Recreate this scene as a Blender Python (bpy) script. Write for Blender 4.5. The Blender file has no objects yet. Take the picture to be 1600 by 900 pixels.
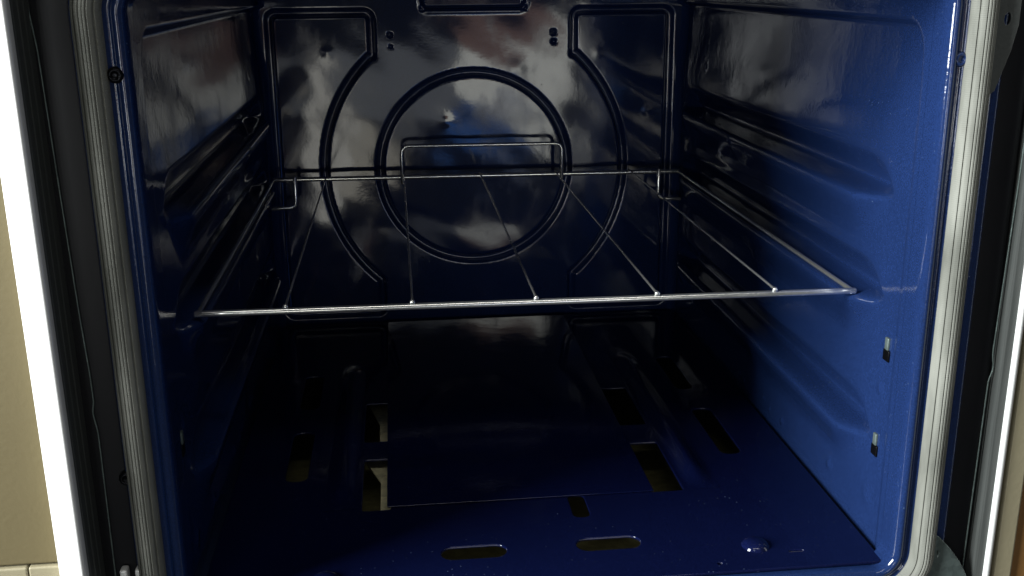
import bpy, bmesh, math, random
import numpy as np
from mathutils import Vector, Matrix

random.seed(7); np.random.seed(7)
scene = bpy.context.scene
col = scene.collection

# ------------------------------------------------------------------ camera
cam_d = bpy.data.cameras.new("camera")
cam = bpy.data.objects.new("camera", cam_d)
col.objects.link(cam)
cam_d.sensor_width = 36.0
cam_d.lens = 1637.77 / 1600 * 36.0
cam_d.clip_start = 0.01
cam_d.clip_end = 50
RIGHT = Vector((0.99381782, -0.1107036, -0.00841789))
UP = Vector((0.03948458, 0.28156264, 0.95873012))
FWD = Vector((0.10376471, 0.95313545, -0.28419306))
m = Matrix((RIGHT, UP, -FWD)).transposed().to_4x4()
m.translation = Vector((-0.08952, -0.58881, 0.38086))
cam.matrix_world = m
scene.camera = cam

# ------------------------------------------------------------------ world and lamps
world = bpy.data.worlds.new("World")
scene.world = world
world.use_nodes = True
bg = world.node_tree.nodes["Background"]
bg.inputs[0].default_value = (0.9, 0.95, 1.0, 1)
bg.inputs[1].default_value = 0.05

def area(name, loc, target, sx, sy, radiance, color):
    d = bpy.data.lights.new(name, 'AREA')
    d.shape = 'RECTANGLE'; d.size = sx; d.size_y = sy
    d.energy = radiance * math.pi * sx * sy
    d.color = color
    o = bpy.data.objects.new(name, d); col.objects.link(o)
    o.location = loc
    o.rotation_euler = (Vector(target) - Vector(loc)).to_track_quat('-Z', 'Y').to_euler()
    return o

area("window_daylight", (-1.95, -0.66, 0.80), (0.1, 0.1, 0.15), 0.75, 1.4, 50.0, (0.95, 0.99, 1.0))
area("rack_highlight_lamp", (0.0, -1.1, 1.9), (0, -0.6, 0), 1.5, 0.22, 5.5, (1.0, 0.99, 0.95))  # added overhead lamp, shaped to put a highlight on the rack bars
area("under_floor_fill", (0.0, 0.016, -0.022), (0, 0.5, -0.036), 0.40, 0.018, 1.8, (1.0, 0.98, 0.9))  # added lamp under the floor, brightens what shows through the slots
def room(name, x0, x1, z0, z1, rad, c, y=-1.6):
    area(name, ((x0 + x1) / 2, y, (z0 + z1) / 2), ((x0 + x1) / 2, 0, (z0 + z1) / 2), x1 - x0, z1 - z0, rad, c)
room("grey_reflection_lamp", 0.09, 0.47, 0.005, 0.16, 4.2, (0.98, 1.0, 0.93))  # added panels, mirrored in the back wall as its grey patch
room("grey_reflection_lamp", 0.34, 0.47, -0.17, 0.000, 3.8, (0.98, 1.0, 0.93))
room("grey_reflection_lamp", 0.41, 0.48, 0.165, 0.28, 4.0, (0.98, 1.0, 0.93))
room("brown_reflection_lamp", 0.10, 0.40, 0.165, 0.27, 1.0, (1.0, 0.62, 0.50))  # added panel, mirrored as the brown patch at the top
room("blue_reflection_lamp", 0.09, 0.33, -0.16, 0.000, 1.5, (0.10, 0.32, 1.0))  # added panel, mirrored as the blue patch in the fan circle
room("left_reflection_lamp", -0.37, -0.27, -0.34, 0.15, 3.2, (1.0, 0.99, 0.90))  # added panels, mirrored as the pale strip and patch at left
room("left_reflection_lamp", -0.265, -0.15, -0.27, -0.05, 2.2, (1.0, 0.96, 0.82))
room("dim_reflection_lamp", -0.26, 0.08, -0.045, 0.17, 0.9, (0.88, 0.94, 1.0))  # added panel, mirrored as the dim middle of the back wall
for x0, x1, r in ((-0.60, -0.56, 16.0), (-0.70, -0.655, 13.0), (-0.79, -0.765, 20.0), (-0.90, -0.865, 20.0)):
    room("wall_streak_lamp", x0, x1, -0.02, 0.36, r, (0.95, 0.99, 1.0))  # added strips that put grey streaks on the right wall

scene.view_settings.view_transform = 'Standard'
scene.view_settings.look = 'None'
scene.view_settings.exposure = 0
scene.view_settings.gamma = 1
scene.render.engine = 'CYCLES'
scene.cycles.use_denoising = True
scene.cycles.max_bounces = 10
scene.cycles.glossy_bounces = 8
scene.cycles.sample_clamp_indirect = 6

# ------------------------------------------------------------------ materials
def mat(name, base, rough, metal=0.0, ior=1.5, build=None):
    mt = bpy.data.materials.new(name); mt.use_nodes = True
    nt = mt.node_tree; b = nt.nodes["Principled BSDF"]
    b.inputs["Base Color"].default_value = (*base, 1)
    b.inputs["Roughness"].default_value = rough
    b.inputs["Metallic"].default_value = metal
    b.inputs["IOR"].default_value = ior
    if build: build(nt, b, base)
    return mt

def N(nt, typ, **kw):
    n = nt.nodes.new(typ)
    for k, v in kw.items(): setattr(n, k, v)
    return n

def coords(nt, scale=(1, 1, 1)):
    tc = N(nt, 'ShaderNodeTexCoord'); mp = N(nt, 'ShaderNodeMapping')
    mp.inputs['Scale'].default_value = scale
    nt.links.new(tc.outputs['Object'], mp.inputs['Vector'])
    return mp.outputs['Vector']

def noise(nt, vec, scale, detail=3, rough=0.5):
    n = N(nt, 'ShaderNodeTexNoise')
    n.inputs['Scale'].default_value = scale; n.inputs['Detail'].default_value = detail
    n.inputs['Roughness'].default_value = rough
    nt.links.new(vec, n.inputs['Vector'])
    return n.outputs['Fac']

def ramp(nt, fac, stops):
    r = N(nt, 'ShaderNodeValToRGB')
    e = r.color_ramp.elements
    while len(e) < len(stops): e.new(0.5)
    for i, (p, c) in enumerate(stops):
        e[i].position = p; e[i].color = (*c, 1)
    nt.links.new(fac, r.inputs['Fac'])
    return r.outputs['Color']

def mixc(nt, fac, a, b, blend='MIX'):
    n = N(nt, 'ShaderNodeMix', data_type='RGBA', blend_type=blend)
    for sock, v in ((0, fac), (6, a), (7, b)):
        if isinstance(v, (int, float)): n.inputs[sock].default_value = v
        elif isinstance(v, tuple): n.inputs[sock].default_value = (*v, 1)
        else: nt.links.new(v, n.inputs[sock])
    return n.outputs[2]

def bump(nt, b, h, strength, dist, chain=None):
    n = N(nt, 'ShaderNodeBump')
    n.inputs['Strength'].default_value = strength; n.inputs['Distance'].default_value = dist
    nt.links.new(h, n.inputs['Height'])
    if chain is not None: nt.links.new(chain, n.inputs['Normal'])
    nt.links.new(n.outputs['Normal'], b.inputs['Normal'])
    return n.outputs['Normal']

def enamel(speck, peel):
    def f(nt, b, base):
        v = coords(nt)
        big = noise(nt, v, 9, 3)
        c = mixc(nt, big, tuple(x * 0.82 for x in base), tuple(x * 1.15 for x in base))
        vo = N(nt, 'ShaderNodeTexVoronoi'); vo.inputs['Scale'].default_value = 330
        nt.links.new(v, vo.inputs['Vector'])
        dots = ramp(nt, vo.outputs['Distance'], [(0.0, (1, 1, 1)), (0.18, (0, 0, 0))])
        sep = N(nt, 'ShaderNodeSeparateColor'); nt.links.new(vo.outputs['Color'], sep.inputs[0])
        pick = ramp(nt, sep.outputs[0], [(1 - speck, (0, 0, 0)), (1 - speck + 0.02, (1, 1, 1))])
        patch = ramp(nt, noise(nt, v, 14, 2), [(0.45, (0, 0, 0)), (0.62, (1, 1, 1))])
        msk = mixc(nt, 1.0, mixc(nt, 1.0, dots, pick, 'MULTIPLY'), patch, 'MULTIPLY')
        c = mixc(nt, msk, c, (0.16, 0.22, 0.34))
        fine = ramp(nt, noise(nt, v, 1100, 2), [(0.35, (0.80,) * 3), (0.65, (1.25,) * 3)])
        c = mixc(nt, 1.0, c, fine, 'MULTIPLY')
        nt.links.new(c, b.inputs['Base Color'])
        r = ramp(nt, noise(nt, coords(nt, (1, 1, 0.45)), 22, 6, 0.65), [(0.30, (0.045,) * 3), (0.55, (0.09,) * 3), (0.72, (0.22,) * 3)])
        nt.links.new(r, b.inputs['Roughness'])
        n1 = bump(nt, b, noise(nt, v, 45, 3), 0.10 * peel, 0.004)
        n2 = bump(nt, b, noise(nt, v, 420, 2), 0.16 * peel, 0.0006, n1)
        bump(nt, b, msk, 0.5, 0.0005, n2)
    return f

ENAMEL = mat("blue_enamel", (0.0094, 0.0225, 0.081), 0.08, 0, 1.52, enamel(0.09, 0.6))
ENAMEL_BACK = mat("blue_enamel_back", (0.0070, 0.018, 0.070), 0.06, 0, 1.55, enamel(0.03, 0.14))

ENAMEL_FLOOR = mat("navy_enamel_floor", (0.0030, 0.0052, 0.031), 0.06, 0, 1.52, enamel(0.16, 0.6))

def gasket_f(nt, b, base):
    v = coords(nt)
    n1 = noise(nt, coords(nt, (1, 1, 0.25)), 60, 4)
    c = mixc(nt, ramp(nt, n1, [(0.35, (0, 0, 0)), (0.65, (1, 1, 1))]), (0.110, 0.113, 0.096), (0.220, 0.223, 0.194))
    w = N(nt, 'ShaderNodeTexWave', bands_direction='Z'); w.inputs['Scale'].default_value = 260
    w.inputs['Distortion'].default_value = 3
    nt.links.new(v, w.inputs['Vector'])
    nt.links.new(c, b.inputs['Base Color'])
    n = bump(nt, b, w.outputs['Fac'], 0.22, 0.0005)
    bump(nt, b, noise(nt, coords(nt, (1, 1, 0.3)), 300, 3), 0.35, 0.0006, n)
GASKET = mat("glass_fibre_gasket", (0.4, 0.4, 0.35), 0.75, 0, 1.45, gasket_f)

def black_f(nt, b, base):
    v = coords(nt)
    c = mixc(nt, noise(nt, v, 25, 4), (0.004, 0.0045, 0.006), (0.010, 0.010, 0.012))
    nt.links.new(c, b.inputs['Base Color'])
    b.inputs['Specular IOR Level'].default_value = 0.22
    bump(nt, b, noise(nt, v, 90, 3), 0.10, 0.001)
BLACK = mat("black_enamel", (0.01, 0.01, 0.012), 0.40, 0, 1.5, black_f)

def brushed(c0, c1, rlo, rhi, zs=0.03):
    def f(nt, b, base):
        v = coords(nt, (1, 1, zs))
        n1 = noise(nt, v, 500, 3)
        nt.links.new(mixc(nt, n1, c0, c1), b.inputs['Base Color'])
        nt.links.new(ramp(nt, n1, [(0.3, (rlo,) * 3), (0.7, (rhi,) * 3)]), b.inputs['Roughness'])
        bump(nt, b, n1, 0.1, 0.0005)
    return f
TRIM = mat("brushed_steel", (0.8, 0.8, 0.78), 0.35, 0.3, 1.5, brushed((0.74, 0.74, 0.72), (0.86, 0.86, 0.83), 0.3, 0.45))
GREYSTEEL = mat("grey_painted_steel", (0.08, 0.085, 0.082), 0.4, 0.2, 1.5, brushed((0.06, 0.066, 0.063), (0.10, 0.106, 0.10), 0.3, 0.5))
def chrome_f(nt, b, base):
    n1 = noise(nt, coords(nt), 60, 4)
    nt.links.new(mixc(nt, n1, (0.80, 0.80, 0.77), (0.94, 0.94, 0.92)), b.inputs['Base Color'])
    nt.links.new(ramp(nt, n1, [(0.3, (0.15,) * 3), (0.7, (0.22,) * 3)]), b.inputs['Roughness'])
CHROME = mat("chromed_wire", (0.75, 0.75, 0.73), 0.3, 0.9, 1.5, chrome_f)

def galv_f(nt, b, base):
    v = coords(nt)
    vo = N(nt, 'ShaderNodeTexVoronoi'); vo.inputs['Scale'].default_value = 240
    nt.links.new(v, vo.inputs['Vector'])
    sep = N(nt, 'ShaderNodeSeparateColor'); nt.links.new(vo.outputs['Color'], sep.inputs[0])
    f = mixc(nt, 0.5, sep.outputs[0], noise(nt, v, 120, 5, 0.7))
    c = ramp(nt, f, [(0.2, tuple(x * 0.75 for x in base)), (0.8, tuple(x * 1.2 for x in base))])
    nt.links.new(c, b.inputs['Base Color'])
    bump(nt, b, noise(nt, v, 200, 4), 0.3, 0.001)
GALV = mat("galvanised_steel", (0.13, 0.165, 0.155), 0.42, 0.5, 1.5, galv_f)
PAN = mat("yellow_passivated_steel", (0.13, 0.12, 0.05), 0.5, 0.2, 1.5, galv_f)

LIT_PATCH = mat("lit_pan_yellow", (0.80, 0.74, 0.46), 0.5, 0.1, 1.5, galv_f)  # light falling below the slots, put into a pale colour
def paint_f(nt, b, base):
    v = coords(nt)
    nt.links.new(mixc(nt, noise(nt, v, 12, 5), tuple(x * 0.88 for x in base), tuple(x * 1.1 for x in base)), b.inputs['Base Color'])
    bump(nt, b, noise(nt, v, 250, 3), 0.15, 0.001)
BEIGE = mat("beige_laminate", (0.115, 0.092, 0.044), 0.5, 0, 1.45, paint_f)
CREAM = mat("cream_laminate", (0.25, 0.22, 0.14), 0.5, 0, 1.45, paint_f)
ORANGE = mat("brown_wood", (0.20, 0.10, 0.03), 0.5, 0, 1.45, paint_f)
DARK = mat("black_screw_slot_shade", (0.02, 0.02, 0.022), 0.3, 0.7, 1.5, black_f)

# ------------------------------------------------------------------ helpers
def link(name, me, material, parent=None, smooth=True):
    o = bpy.data.objects.new(name, me); col.objects.link(o)
    if material: me.materials.append(material)
    if smooth: me.polygons.foreach_set('use_smooth', [True] * len(me.polygons))
    if parent: o.parent = parent
    return o

def empty(name, label, cat, loc=(0, 0, 0), group=None):
    o = bpy.data.objects.new(name, None); col.objects.link(o)
    o.location = loc; o.empty_display_size = 0.05
    o['label'] = label; o['category'] = cat
    if group: o['group'] = group
    return o

def pyd(verts, faces):
    me = bpy.data.meshes.new("mesh"); me.from_pydata([tuple(map(float, v)) for v in verts], [], faces); me.update()
    return me

def grid_mesh(P, flip=False):
    """P: (n, m, 3) array"""
    n, mm, _ = P.shape
    idx = np.arange(n * mm).reshape(n, mm)
    q = np.stack([idx[:-1, :-1], idx[1:, :-1], idx[1:, 1:], idx[:-1, 1:]], -1).reshape(-1, 4)
    if flip: q = q[:, ::-1]
    me = bpy.data.meshes.new("mesh")
    me.vertices.add(n * mm); me.vertices.foreach_set('co', P.astype(np.float32).ravel())
    me.loops.add(q.size); me.loops.foreach_set('vertex_index', q.astype(np.int32).ravel())
    me.polygons.add(len(q)); me.polygons.foreach_set('loop_start', np.arange(0, q.size, 4, dtype=np.int32))
    me.update(calc_edges=True); me.validate()
    return me

def tube(path, r, seg=12, closed_caps=True):
    """round wire through points; rounded ends"""
    pts = [Vector(p) for p in path]
    verts, faces = [], []
    n = len(pts)
    tang = []
    for i in range(n):
        a = pts[max(i - 1, 0)]; b = pts[min(i + 1, n - 1)]
        tang.append((b - a).normalized())
    ref = Vector((0, 0, 1)) if abs(tang[0].z) < 0.8 else Vector((0, 1, 0))
    u = tang[0].cross(ref).normalized()
    rings = []
    def ring(c, t, uu, rad):
        w = t.cross(uu).normalized()
        s = len(verts)
        for k in range(seg):
            a = 2 * math.pi * k / seg
            verts.append(c + (uu * math.cos(a) + w * math.sin(a)) * rad)
        rings.append(s)
    for i in range(n):
        t = tang[i]
        u = (u - t * u.dot(t)).normalized()
        if i == 0:
            for q in (0.12, 0.5, 0.85): ring(pts[0] - t * r * math.sqrt(1 - q * q) * 0.7, t, u, r * q)
        ring(pts[i], t, u, r)
        if i == n - 1:
            for q in (0.85, 0.5, 0.12): ring(pts[-1] + t * r * math.sqrt(1 - q * q) * 0.7, t, u, r * q)
    for a, b in zip(rings[:-1], rings[1:]):
        for k in range(seg):
            faces.append((a + k, a + (k + 1) % seg, b + (k + 1) % seg, b + k))
    faces.append(tuple(rings[0] + k for k in range(seg))[::-1])
    faces.append(tuple(rings[-1] + k for k in range(seg)))
    return pyd(verts, faces)

def fillet(path, r, n=6):
    """round the corners of a polyline"""
    pts = [Vector(p) for p in path]; out = [pts[0]]
    for i in range(1, len(pts) - 1):
        p = pts[i]; a = (pts[i - 1] - p); b = (pts[i + 1] - p)
        d = min(r, a.length * 0.45, b.length * 0.45)
        A = p + a.normalized() * d; B = p + b.normalized() * d
        for k in range(n + 1):
            t = k / n
            out.append(A * (1 - t) ** 2 + p * 2 * t * (1 - t) + B * t * t)
    out.append(pts[-1])
    return out

def dense(path, step):
    out = [Vector(path[0])]
    for a, b in zip(path[:-1], path[1:]):
        a = Vector(a); b = Vector(b); k = max(1, int((b - a).length / step))
        for i in range(1, k + 1): out.append(a.lerp(b, i / k))
    return out

def plate(outline, holes, thick, bev, axis='z'):
    """flat sheet with real openings; outline and holes are closed 2D point lists"""
    cu = bpy.data.curves.new("plate", 'CURVE'); cu.dimensions = '2D'; cu.fill_mode = 'BOTH'
    cu.extrude = thick / 2 - bev; cu.bevel_depth = bev; cu.bevel_resolution = 3
    for loop in [outline] + holes:
        s = cu.splines.new('POLY'); s.points.add(len(loop) - 1); s.use_cyclic_u = True
        for p, q in zip(s.points, loop): p.co = (q[0], q[1], 0, 1)
    tmp = bpy.data.objects.new("plate", cu); col.objects.link(tmp)
    dg = bpy.context.evaluated_depsgraph_get()
    me = bpy.data.meshes.new_from_object(tmp.evaluated_get(dg))
    bpy.data.objects.remove(tmp); bpy.data.curves.remove(cu)
    return me

def rrect(x0, x1, y0, y1, r, n=6):
    r = min(r, (x1 - x0) / 2 - 1e-5, (y1 - y0) / 2 - 1e-5)
    out = []
    for cx, cy, a0 in ((x1 - r, y1 - r, 0), (x0 + r, y1 - r, 90), (x0 + r, y0 + r, 180), (x1 - r, y0 + r, 270)):
        for k in range(n + 1):
            a = math.radians(a0 + 90 * k / n)
            out.append((cx + r * math.cos(a), cy + r * math.sin(a)))
    return out

def sweep_frame(x0, x1, z0, z1, r, profile, cn=10, step=0.012):
    """profile (d outward, y) swept round a rounded rectangle in the xz plane"""
    base = []
    cs = ((x1 - r, z1 - r, 0), (x0 + r, z1 - r, 90), (x0 + r, z0 + r, 180), (x1 - r, z0 + r, 270))
    corner = []
    for cx, cz, a0 in cs:
        corner.append([((cx, cz), math.radians(a0 + 90 * k / cn)) for k in range(cn + 1)])
    for i in range(4):
        base += corner[i]
        (c0, a), (c1, _) = corner[i][-1], corner[(i + 1) % 4][0]
        L = math.hypot(c1[0] - c0[0], c1[1] - c0[1]); k = max(1, int(L / step))
        for j in range(1, k):
            t = j / k
            base.append(((c0[0] + (c1[0] - c0[0]) * t, c0[1] + (c1[1] - c0[1]) * t), a))
    verts, faces = [], []
    mlen = len(profile)
    for (cx, cz), a in base:
        for d, y in profile:
            verts.append((cx + (r + d) * math.cos(a), y, cz + (r + d) * math.sin(a)))
    n = len(base)
    for i in range(n):
        j = (i + 1) % n
        for k in range(mlen - 1):
            faces.append((i * mlen + k, i * mlen + k + 1, j * mlen + k + 1, j * mlen + k))
    return pyd(verts, faces)

def post(profile, z0, z1, n=24, wob=0.0):
    """open profile (x, y) extruded along z"""
    verts, faces = [], []
    for i in range(n + 1):
        z = z0 + (z1 - z0) * i / n
        o = wob * math.sin(z * 31)
        for x, y in profile: verts.append((x + o, y, z))
    k = len(profile)
    for i in range(n):
        for j in range(k - 1):
            faces.append((i * k + j, i * k + j + 1, (i + 1) * k + j + 1, (i + 1) * k + j))
    return pyd(verts, faces)

def lathe(profile, seg=24):
    """(r, h) around +z"""
    verts, faces = [], []
    for r, h in profile:
        for k in range(seg):
            a = 2 * math.pi * k / seg
            verts.append((r * math.cos(a), r * math.sin(a), h))
    for i in range(len(profile) - 1):
        for k in range(seg):
            faces.append((i * seg + k, i * seg + (k + 1) % seg, (i + 1) * seg + (k + 1) % seg, (i + 1) * seg + k))
    faces.append(tuple((len(profile) - 1) * seg + k for k in range(seg)))
    return pyd(verts, faces)

def box(x0, x1, y0, y1, z0, z1, bev=0.001):
    bm = bmesh.new(); bmesh.ops.create_cube(bm, size=1)
    for v in bm.verts:
        v.co = Vector(((x0 + x1) / 2 + v.co.x * (x1 - x0), (y0 + y1) / 2 + v.co.y * (y1 - y0), (z0 + z1) / 2 + v.co.z * (z1 - z0)))
    if bev: bmesh.ops.bevel(bm, geom=bm.edges[:], offset=bev, segments=3, affect='EDGES', profile=0.5)
    me = bpy.data.meshes.new("mesh"); bm.to_mesh(me); bm.free()
    return me

def flat(o):
    o.data.polygons.foreach_set('use_smooth', [False] * len(o.data.polygons)); return o

def sstep(a, b, x):
    t = np.clip((x - a) / (b - a), 0, 1)
    return t * t * (3 - 2 * t)

# ------------------------------------------------------------------ oven cavity
W = 0.2298          # half width
YW = 0.5786         # back wall
ZT = 0.376          # ceiling
oven = empty('oven', 'built-in oven with open cavity lined in glossy dark blue enamel', 'oven', (0, 0.3, 0))
OFF = Vector((0, -0.3, 0))
def part(name, me, material, parent=None, smooth=True, loc=None, label=None):
    o = link(name, me, material, parent or oven, smooth)
    if parent is None: o.location = OFF + (Vector(loc) if loc else Vector())
    elif loc: o.location = loc
    if label: o['label'] = label
    return o

# side walls: pressed sheet with three rack ledges
LEDGES = (0.240, 0.168, 0.070)
PZ = np.array([-.036, -.028, -.020, -.012, -.0055, -.0020, .0005, .0025, .006, .012, .018, .0235, .0260])
PH = np.array([0, .0020, .0052, .0088, .0108, .0100, -.004, -.0135, -.0125, -.0090, -.0050, -.0012, 0])
def side_h(y, z):
    h = np.zeros_like(y)
    for i, zl in enumerate(LEDGES):
        dz = z - zl
        prof = sum(np.interp(dz + o, PZ, PH) for o in (-.0015, -.0008, 0, .0008, .0015)) / 5
        yfront = 0.062 + 0.9 * np.abs(dz - 0.004) * 0.9
        prof = prof * sstep(yfront - 0.012, yfront + 0.022, y) * (1 - sstep(0.525, 0.572, y)) 
        h += prof
    # shallow pressed panel with a rounded upper front corner
    r = 0.022; cy, cz = 0.030 + r, 0.353 - r
    qy, qz = cy - y, z - cz
    d = np.where((qy > 0) & (qz > 0), np.hypot(np.maximum(qy, 0), np.maximum(qz, 0)) - r, np.maximum(qy, qz) - r)
    fade = sstep(0.27, 0.335, z)
    h -= 0.0060 * (1 - sstep(-0.0030, 0.0010, d)) * fade
    h -= 0.0016 * sstep(0.026, 0.031, y) * (1 - fade)
    h += 0.00035 * np.sin(y * 21 + z * 13) * np.sin(z * 27 - y * 8 + 1) * sstep(0.03, 0.08, y)
    # dents left by spot welds
    for (py, pz, rr, a) in ((0.37, 0.232, .004, .0012), (0.44, 0.112, .005, .0010), (0.30, 0.135, .012, .0012), (0.285, 0.035, .016, .0012), (0.115, 0.02, .004, .0014), (0.49, 0.29, .003, .0012), (0.33, 0.012, .0025, .0016), (0.318, 0.010, .002, .0014), (0.262, 0.014, .0022, .0016), (0.246, 0.010, .0022, .0013), (0.215, 0.012, .003, .0014), (0.045, 0.11, .004, .0012), (0.05, 0.027, .006, .0010)):
        h += a * np.exp(-((y - py) ** 2 + (z - pz) ** 2) / rr ** 2)
    # fillet into the back wall
    fr = 0.012; t = np.clip((y - (YW - fr)) / fr, 0, 1)
    h += fr * (1 - np.sqrt(np.maximum(1 - t * t, 0))) * 0.6
    return h * sstep(0.0205, 0.026, y)
ys = np.concatenate([np.linspace(0.02, 0.10, 60)[:-1], np.linspace(0.10, YW, 230)])
zs = np.linspace(-0.05, ZT, 240)
Yg, Zg = np.meshgrid(ys, zs, indexing='ij')
H = side_h(Yg, Zg)
for s in (-1, 1):
    P = np.stack([s * (W - H), Yg, Zg], -1)
    sw = part('side_wall', grid_mesh(P, flip=(s > 0)), ENAMEL, label='blue side wall catching daylight' if s > 0 else 'side wall in shadow')

# back wall: pressed outlines round the fan
CX, CZ, CR, AR = -0.0035, 0.1757, 0.1055, 0.168
def seg_d(px, pz, a, b):
    ax, az = a; bx, bz = b
    vx, vz = bx - ax, bz - az
    t = np.clip(((px - ax) * vx + (pz - az) * vz) / (vx * vx + vz * vz), 0, 1)
    return np.hypot(px - ax - t * vx, pz - az - t * vz)
def outline(s):
    pts = []
    def rc(cx, cz, a0, a1, r=0.008, n=6):
        for k in range(n + 1):
            a = math.radians(a0 + (a1 - a0) * k / n); pts.append((cx + r * math.cos(a), cz + r * math.sin(a)))
    # built for the +x side, mirrored for -x
    pts.append((0.110, 0.300)); pts.append((0.110, 0.338)); rc(0.118, 0.338, 180, 90)
    rc(0.210, 0.338, 90, 0); pts.append((0.218, 0.018)); rc(0.210, 0.018, 0, -90)
    rc(0.116, 0.016, -90, -180, 0.006); pts.append((0.110, 0.046))
    for k in range(25):
        a = math.radians(-49.5 + (97 * k / 24)); pts.append((AR * math.cos(a), CZ + AR * math.sin(a)))
    pts.append((0.110, 0.300))
    return [(s * x + CX * 0.6, z) for x, z in pts]
xs = np.linspace(-W - 0.018, W + 0.018, 336); zb = np.linspace(-0.05, ZT, 286)
Xg, Zg2 = np.meshgrid(xs, zb, indexing='ij')
D = np.full_like(Xg, 1.0)
for s in (-1, 1):
    o = outline(s)
    for a, b in zip(o[:-1], o[1:]):
        if abs(a[0] - b[0]) + abs(a[1] - b[1]) > 1e-6: D = np.minimum(D, seg_d(Xg, Zg2, a, b))
rad = np.hypot(Xg - CX, Zg2 - CZ)
def groove(d, wd, dep): return -dep * np.exp(-(d / wd) ** 4)
hb = groove(D, 0.0034, 0.0055) + groove(np.abs(rad - CR), 0.0036, 0.0055)
hb -= 0.0006 * (1 - sstep(CR - 0.004, CR, rad))
hb += 0.0005 * np.clip(1 - (rad / CR) ** 2, 0, 1)
# recess at the top of the back wall
o = rrect(-0.0585, 0.0555, 0.3475, 0.42, 0.008)
Dt = np.full_like(Xg, 1.0)
for a, b in zip(o, o[1:] + o[:1]): Dt = np.minimum(Dt, seg_d(Xg, Zg2, a, b))
inside = (np.abs(Xg + 0.0015) < 0.057) & (Zg2 > 0.3475)
hb -= np.where(inside, 0.006 * sstep(0, 0.004, Dt), 0)
hb += 0.0010 * np.exp(-(Dt / 0.0025) ** 2) * ~inside
for px, pz, rr, a in ((-0.0925, 0.322, .0022, .005), (0.0858, 0.323, .0024, .005), (-0.092, 0.310, .0016, .002), (0.0862, 0.313, .0024, .003)):
    hb -= a * np.exp(-(((Xg - px) ** 2 + (Zg2 - pz) ** 2) / rr ** 2) ** 2)
for px, pz, rr, a in ((-0.160, 0.305, .005, .0008), (-0.035, 0.228, .006, .0010), (0.135, 0.30, .005, .0008), (0.045, 0.285, .010, .0010), (0.165, 0.075, .006, .0010), (-.15, .02, .006, .0008), (0.192, 0.235, .005, .001)):
    hb += 0.35 * a * np.exp(-((Xg - px) ** 2 + (Zg2 - pz) ** 2) / rr ** 2)
hb += 0.00020 * np.sin(Xg * 33 + 1) * np.sin(Zg2 * 29 + Xg * 9) + 0.00012 * np.sin(Xg * 90 + Zg2 * 40) * np.sin(Zg2 * 75)
part('back_wall', grid_mesh(np.stack([Xg, YW - hb, Zg2], -1), flip=True), ENAMEL_BACK)

# ceiling and the pan under the floor
Xc, Yc = np.meshgrid(np.linspace(-W - .003, W + .003, 40), np.linspace(0.015, YW + .003, 50), indexing='ij')
part('ceiling_panel', grid_mesh(np.stack([Xc, Yc, ZT + 0.0006 * np.sin(Xc * 30) * np.sin(Yc * 25)], -1), flip=True), ENAMEL)
part('base_pan', box(-W - .002, W + .002, 0.012, YW, -0.045, -0.040), PAN)

# floor plate with its slots
def capsule(cx, cy, lx, ly): return rrect(cx - lx / 2, cx + lx / 2, cy - ly / 2, cy + ly / 2, min(lx, ly) / 2, 8)
slots = [
    rrect(-0.189, -0.170, 0.322, 0.408, 0.008), rrect(-0.189, -0.170, 0.176, 0.272, 0.008),
    rrect(-0.128, -0.104, 0.243, 0.330, 0.003), rrect(-0.127, -0.104, 0.121, 0.210, 0.003),
    rrect(0.093, 0.121, 0.250, 0.339, 0.003), rrect(0.093, 0.121, 0.124, 0.214, 0.003),
    rrect(0.168, 0.186, 0.326, 0.418, 0.008), rrect(0.168, 0.187, 0.182, 0.280, 0.008),
    rrect(0.0285, 0.0425, 0.092, 0.1285, 0.006),
    capsule(-0.0475, 0.0540, 0.047, 0.0185), capsule(0.0470, 0.0540, 0.047, 0.0185),
    capsule(-0.150, 0.0315, 0.020, 0.012), capsule(0.1735, 0.028, 0.012, 0.0035), capsule(0.1164, 0.0185, 0.005, 0.004),
]
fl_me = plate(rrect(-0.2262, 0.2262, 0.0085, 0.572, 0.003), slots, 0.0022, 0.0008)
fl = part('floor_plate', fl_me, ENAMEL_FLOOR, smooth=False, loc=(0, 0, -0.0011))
# loose plate over the burner opening
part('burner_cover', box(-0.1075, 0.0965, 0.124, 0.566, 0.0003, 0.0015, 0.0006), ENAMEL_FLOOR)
# pressed stiffening ribs
for sx in (-0.142, 0.136):
    xs2 = np.linspace(-0.013, 0.013, 27); ys2 = np.linspace(0.125, 0.440, 120)
    A, B = np.meshgrid(xs2, ys2, indexing='ij')
    end = sstep(0.125, 0.16, B) * (1 - sstep(0.40, 0.44, B))
    hgt = 0.0055 * (np.cos(np.pi * np.clip(A / 0.013, -1, 1)) * 0.5 + 0.5) * end + 0.0002
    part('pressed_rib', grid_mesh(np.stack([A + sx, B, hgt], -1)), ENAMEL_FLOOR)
# domed rivet
part('rivet', lathe([(0.0098, 0.0), (0.0092, 0.0012), (0.0078, 0.0028), (0.0055, 0.0040), (0.003, 0.0046), (0.001, 0.0048)]), ENAMEL_FLOOR, loc=(0.1476, 0.038, 0.0))
part('rivet', lathe([(0.0098, 0.0), (0.0092, 0.0012), (0.0078, 0.0028), (0.0055, 0.0040), (0.003, 0.0046), (0.001, 0.0048)]), ENAMEL_FLOOR, loc=(-0.1476, 0.030, 0.0))
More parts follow.
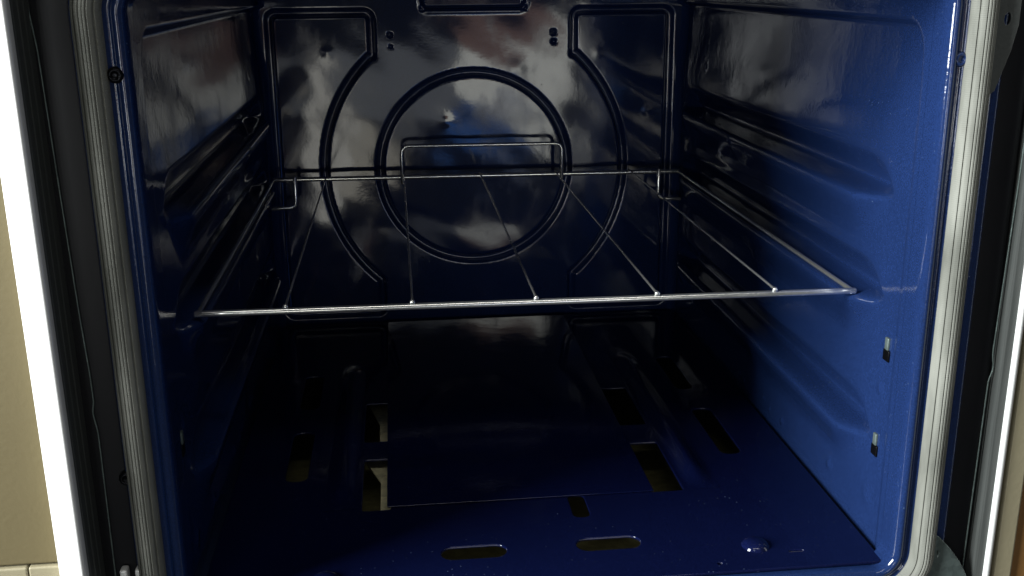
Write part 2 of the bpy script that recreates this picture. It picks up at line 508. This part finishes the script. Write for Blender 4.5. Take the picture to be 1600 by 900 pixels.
# pale plates added as the lit triangles on metal below the left slots
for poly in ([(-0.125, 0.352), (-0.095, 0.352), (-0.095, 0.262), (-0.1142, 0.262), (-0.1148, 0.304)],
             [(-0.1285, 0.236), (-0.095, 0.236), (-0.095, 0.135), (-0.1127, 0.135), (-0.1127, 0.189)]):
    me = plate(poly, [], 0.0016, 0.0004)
    part('lit_triangle', me, LIT_PATCH, smooth=False, loc=(0, 0, -0.012))

# small hook slots: solid dark boxes, shade of the opening put in colour
for s, y, z in ((1, 0.040, 0.138), (1, 0.044, 0.067), (-1, 0.034, 0.100)):
    b = part('hook_slot', box(-0.0010, 0.0010, -0.0042, 0.0042, -0.0060, 0.0020, 0.0008), DARK, loc=(s * (W + 0.0012), y, z))
    part('tab', box(-0.0012, 0.0012, -0.0024, 0.0024, 0.0018, 0.0105, 0.0008), GALV, parent=b)

# ------------------------------------------------------------------ front of the oven
lip = [(0.0, 0.0202), (0.0, 0.010), (0.0, 0.0070), (0.0003, 0.0045), (0.0012, 0.0022), (0.0026, 0.0006), (0.0042, 0.0), (0.0058, 0.0006), (0.0070, 0.0022),
       (0.0080, 0.0036), (0.0092, 0.0040), (0.0104, 0.0030), (0.0116, 0.0020), (0.0130, 0.0018), (0.020, 0.0018), (0.0280, 0.0018), (0.0286, 0.0030), (0.0288, 0.012)]
part('front_lip', sweep_frame(-W, W, -0.0030, ZT, 0.012, lip), ENAMEL)
# woven gasket: ribbed half round
gp = []
g0, g1 = 0.0115, 0.0272
for k in range(97):
    t = k / 96
    y = 0.0018 - 0.0105 * max(0.0, math.sin(math.pi * t)) ** 0.42
    for c, dep, wd in ((0.16, 0.0016, 0.022), (0.36, 0.0011, 0.016), (0.47, 0.0007, 0.012), (0.60, 0.0012, 0.016), (0.80, 0.0022, 0.024)):
        y += dep * math.exp(-((t - c) / wd) ** 2)
    gp.append((g0 + (g1 - g0) * t, y))
part('door_gasket', sweep_frame(-W, W, -0.0030, ZT, 0.012, gp, cn=14, step=0.01), GASKET)
# black front frame round it
part('front_frame', sweep_frame(-W, W, -0.0030, ZT, 0.012, [(0.0268, 0.010), (0.0280, 0.0052), (0.0300, 0.0045), (0.050, 0.0045), (0.0535, 0.005), (0.055, 0.007), (0.060, 0.009), (0.066, 0.009)]), BLACK)
part('outer_flange', post([(0.2580, 0.0044), (0.2584, 0.0026), (0.2600, 0.0020), (0.2640, 0.0020), (0.2656, 0.0026), (0.2662, 0.0060)], -0.02, 0.40), ENAMEL)
# turned edge of the frame on either side
for pts in ([(-.2791, .3717), (-.2767, .3463), (-.275, .2704), (-.2732, .1992), (-.2717, .1615), (-.2716, .1444), (-.273, .1384), (-.2713, .1253), (-.2721, .0316), (-.2722, -.02)],
            [(.2872, .38), (.286, .2611), (.2834, .1472), (.2853, .1375), (.2828, .1298), (.2816, -.0112), (.2815, -.02)]):
    part('frame_edge', tube(fillet([(x, 0.0035, z) for x, z in pts], 0.004, 4), 0.0005, 8), GALV)

# trim posts
lt = [(-0.2782, 0.008), (-0.2783, -0.003), (-0.2787, -0.0042), (-0.2788, -0.0105), (-0.2792, -0.0115), (-0.2793, -0.0175), (-0.2797, -0.0185), (-0.2799, -0.0225)]
part('inner_trim', post(lt, -0.03, 0.42), GREYSTEEL, smooth=False)
lt2 = [(-0.2797, -0.0200), (-0.2799, -0.0238), (-0.2804, -0.0254), (-0.2814, -0.0262), (-0.2826, -0.0258), (-0.2850, -0.0240), (-0.2920, -0.0190), (-0.2972, -0.0150), (-0.2988, -0.0130), (-0.2994, -0.0100), (-0.2996, 0.010)]
part('steel_trim', post(lt2, -0.03, 0.42), TRIM)
rt = [(0.2862, 0.010), (0.2866, 0.001), (0.2872, -0.001), (0.2885, -0.0015), (0.2930, -0.0020), (0.2934, -0.0024)]
part('inner_trim', post(rt, -0.03, 0.42), GREYSTEEL, smooth=False)
rt2 = [(0.2930, -0.0010), (0.2931, -0.0030), (0.2936, -0.0046), (0.2944, -0.0052), (0.2956, -0.0052), (0.2968, -0.0044), (0.2978, -0.0030), (0.2984, 0.0), (0.2986, 0.010)]
part('steel_trim', post(rt2, -0.03, 0.42), TRIM)

# screws
scr = [(0.0046, 0.0), (0.0045, 0.0012), (0.0036, 0.0024), (0.0022, 0.0030), (0.0021, 0.0022), (0.0008, 0.0020)]
for x, y, z, mt in ((-0.2375, 0.0015, 0.3325, DARK), (0.2392, 0.0035, 0.3328, ENAMEL), (-0.2580, 0.0030, 0.0955, DARK)):
    sc = part('screw', lathe(scr, 20), mt, loc=(x, y, z)); sc.rotation_euler = (math.radians(90), 0, 0)

# hinge plate, bracket and latch bits
hp = [(0.2490, 0.0265), (0.2530, 0.0250), (0.2590, 0.0200), (0.2665, 0.0120), (0.2742, 0.0018), (0.2800, -0.0085), (0.2840, -0.0200), (0.2480, -0.0200), (0.2480, 0.010)]
hm = plate([(x, z) for x, z in hp], [[(0.2585 + 0.0012 * math.cos(a), 0.0098 + 0.0032 * math.sin(a)) for a in np.linspace(0, 2 * math.pi, 14, endpoint=False)]], 0.0024, 0.0010)
o = part('door_hinge_plate', hm, GALV, smooth=False, loc=(0, -0.0020, 0)); o.rotation_euler = (math.radians(90), 0, 0)
bm_ = plate([(0.2545, 0.400), (0.2700, 0.400), (0.2700, 0.352), (0.2672, 0.338), (0.2600, 0.315), (0.2560, 0.312), (0.2545, 0.318)],
            [[(0.2632 + 0.0026 * math.cos(a), 0.3555 + 0.0042 * math.sin(a)) for a in np.linspace(0, 2 * math.pi, 18, endpoint=False)]], 0.0016, 0.0006)
o = part('mounting_bracket', bm_, GREYSTEEL, smooth=False, loc=(0, -0.0005, 0)); o.rotation_euler = (math.radians(90), 0, 0)
for x, wd, z in ((-0.2655, 0.0045, 0.0335), (-0.2545, 0.0085, 0.0335)):
    part('latch', box(x - wd / 2, x + wd / 2, -0.0030, 0.004, z - 0.012, z + 0.003, 0.0012), TRIM)

# ------------------------------------------------------------------ wire rack
ZR, YF, YB, RH = 0.1709, 0.0830, 0.5503, 0.2247
rack = empty('oven_rack', 'chrome wire oven rack with five long wires resting on the ledges', 'oven rack', (0, 0.31, ZR))
RO = Vector((0, -0.31, -ZR))
def rpart(name, me):
    o = link(name, me, CHROME, rack); o.location = RO; return o
rpart('front_bar', tube(dense([(-RH, YF, ZR), (RH, YF, ZR)], 0.02), 0.0022, 16))
rpart('back_bar', tube(dense([(-RH, YB, ZR), (RH, YB, ZR)], 0.02), 0.0025, 14))
for s in (-1, 1):
    rpart('side_rail', tube(dense([(s * (RH - 0.0015), YF, ZR), (s * (RH - 0.0015), YB, ZR)], 0.02), 0.0017, 12))
for k in range(5):
    x = -0.1668 + 0.0834 * k
    w_ = rpart('wire', tube(dense([(x, YF - 0.0012, ZR + 0.0032), (x, YB + 0.001, ZR + 0.0030)], 0.03), 0.0009, 10))
    bead = link('weld', lathe([(0.0008, -0.0019), (0.0016, -0.0012), (0.0020, 0), (0.0016, 0.0012), (0.0007, 0.0019)], 12), CHROME, w_)
    bead.location = (x, YF - 0.0003, ZR + 0.0030)
rpart('back_stop', tube(fillet([(-0.0850, YB - 0.0035, ZR - 0.006), (-0.0850, YB - 0.0035, ZR + 0.0345), (0.0905, YB - 0.0035, ZR + 0.0345), (0.0905, YB - 0.0035, ZR - 0.006)], 0.009), 0.0020, 12))
for s in (-1, 1):
    rpart('hook', tube(fillet([(s * 0.2005, YB - 0.003, ZR + 0.003), (s * 0.2005, YB - 0.003, ZR - 0.030), (s * 0.226, YB - 0.003, ZR - 0.031)], 0.008), 0.0022, 12))

rack.rotation_euler = (0.004, 0.006, 0)

# ------------------------------------------------------------------ cabinets either side
cab = empty('kitchen_cabinet', 'beige cabinet panel beside the wide bright steel trim of the oven', 'cabinet', (-0.36, 0.1, -0.03))
def cpart(par, name, me, mt):
    o = link(name, me, mt, par, False); o.location = -Vector(par.location); return o
cpart(cab, 'side_panel', box(-0.42, -0.2990, 0.000, 0.30, 0.043, 0.45, 0.0015), BEIGE)
cpart(cab, 'plinth', box(-0.3205, -0.2990, -0.002, 0.30, -0.03, 0.042, 0.0012), CREAM)
cpart(cab, 'plinth', box(-0.42, -0.3212, -0.002, 0.30, -0.03, 0.042, 0.0012), CREAM)
cab2 = empty('kitchen_cabinet', 'cream cabinet edge with brown wood beside the narrow steel trim', 'cabinet', (0.36, 0.1, -0.03))
cpart(cab2, 'edge_strip', box(0.3002, 0.3135, -0.003, 0.30, -0.03, 0.45, 0.0015), CREAM)
cpart(cab2, 'side_panel', box(0.3142, 0.42, 0.000, 0.30, -0.03, 0.45, 0.0015), ORANGE)
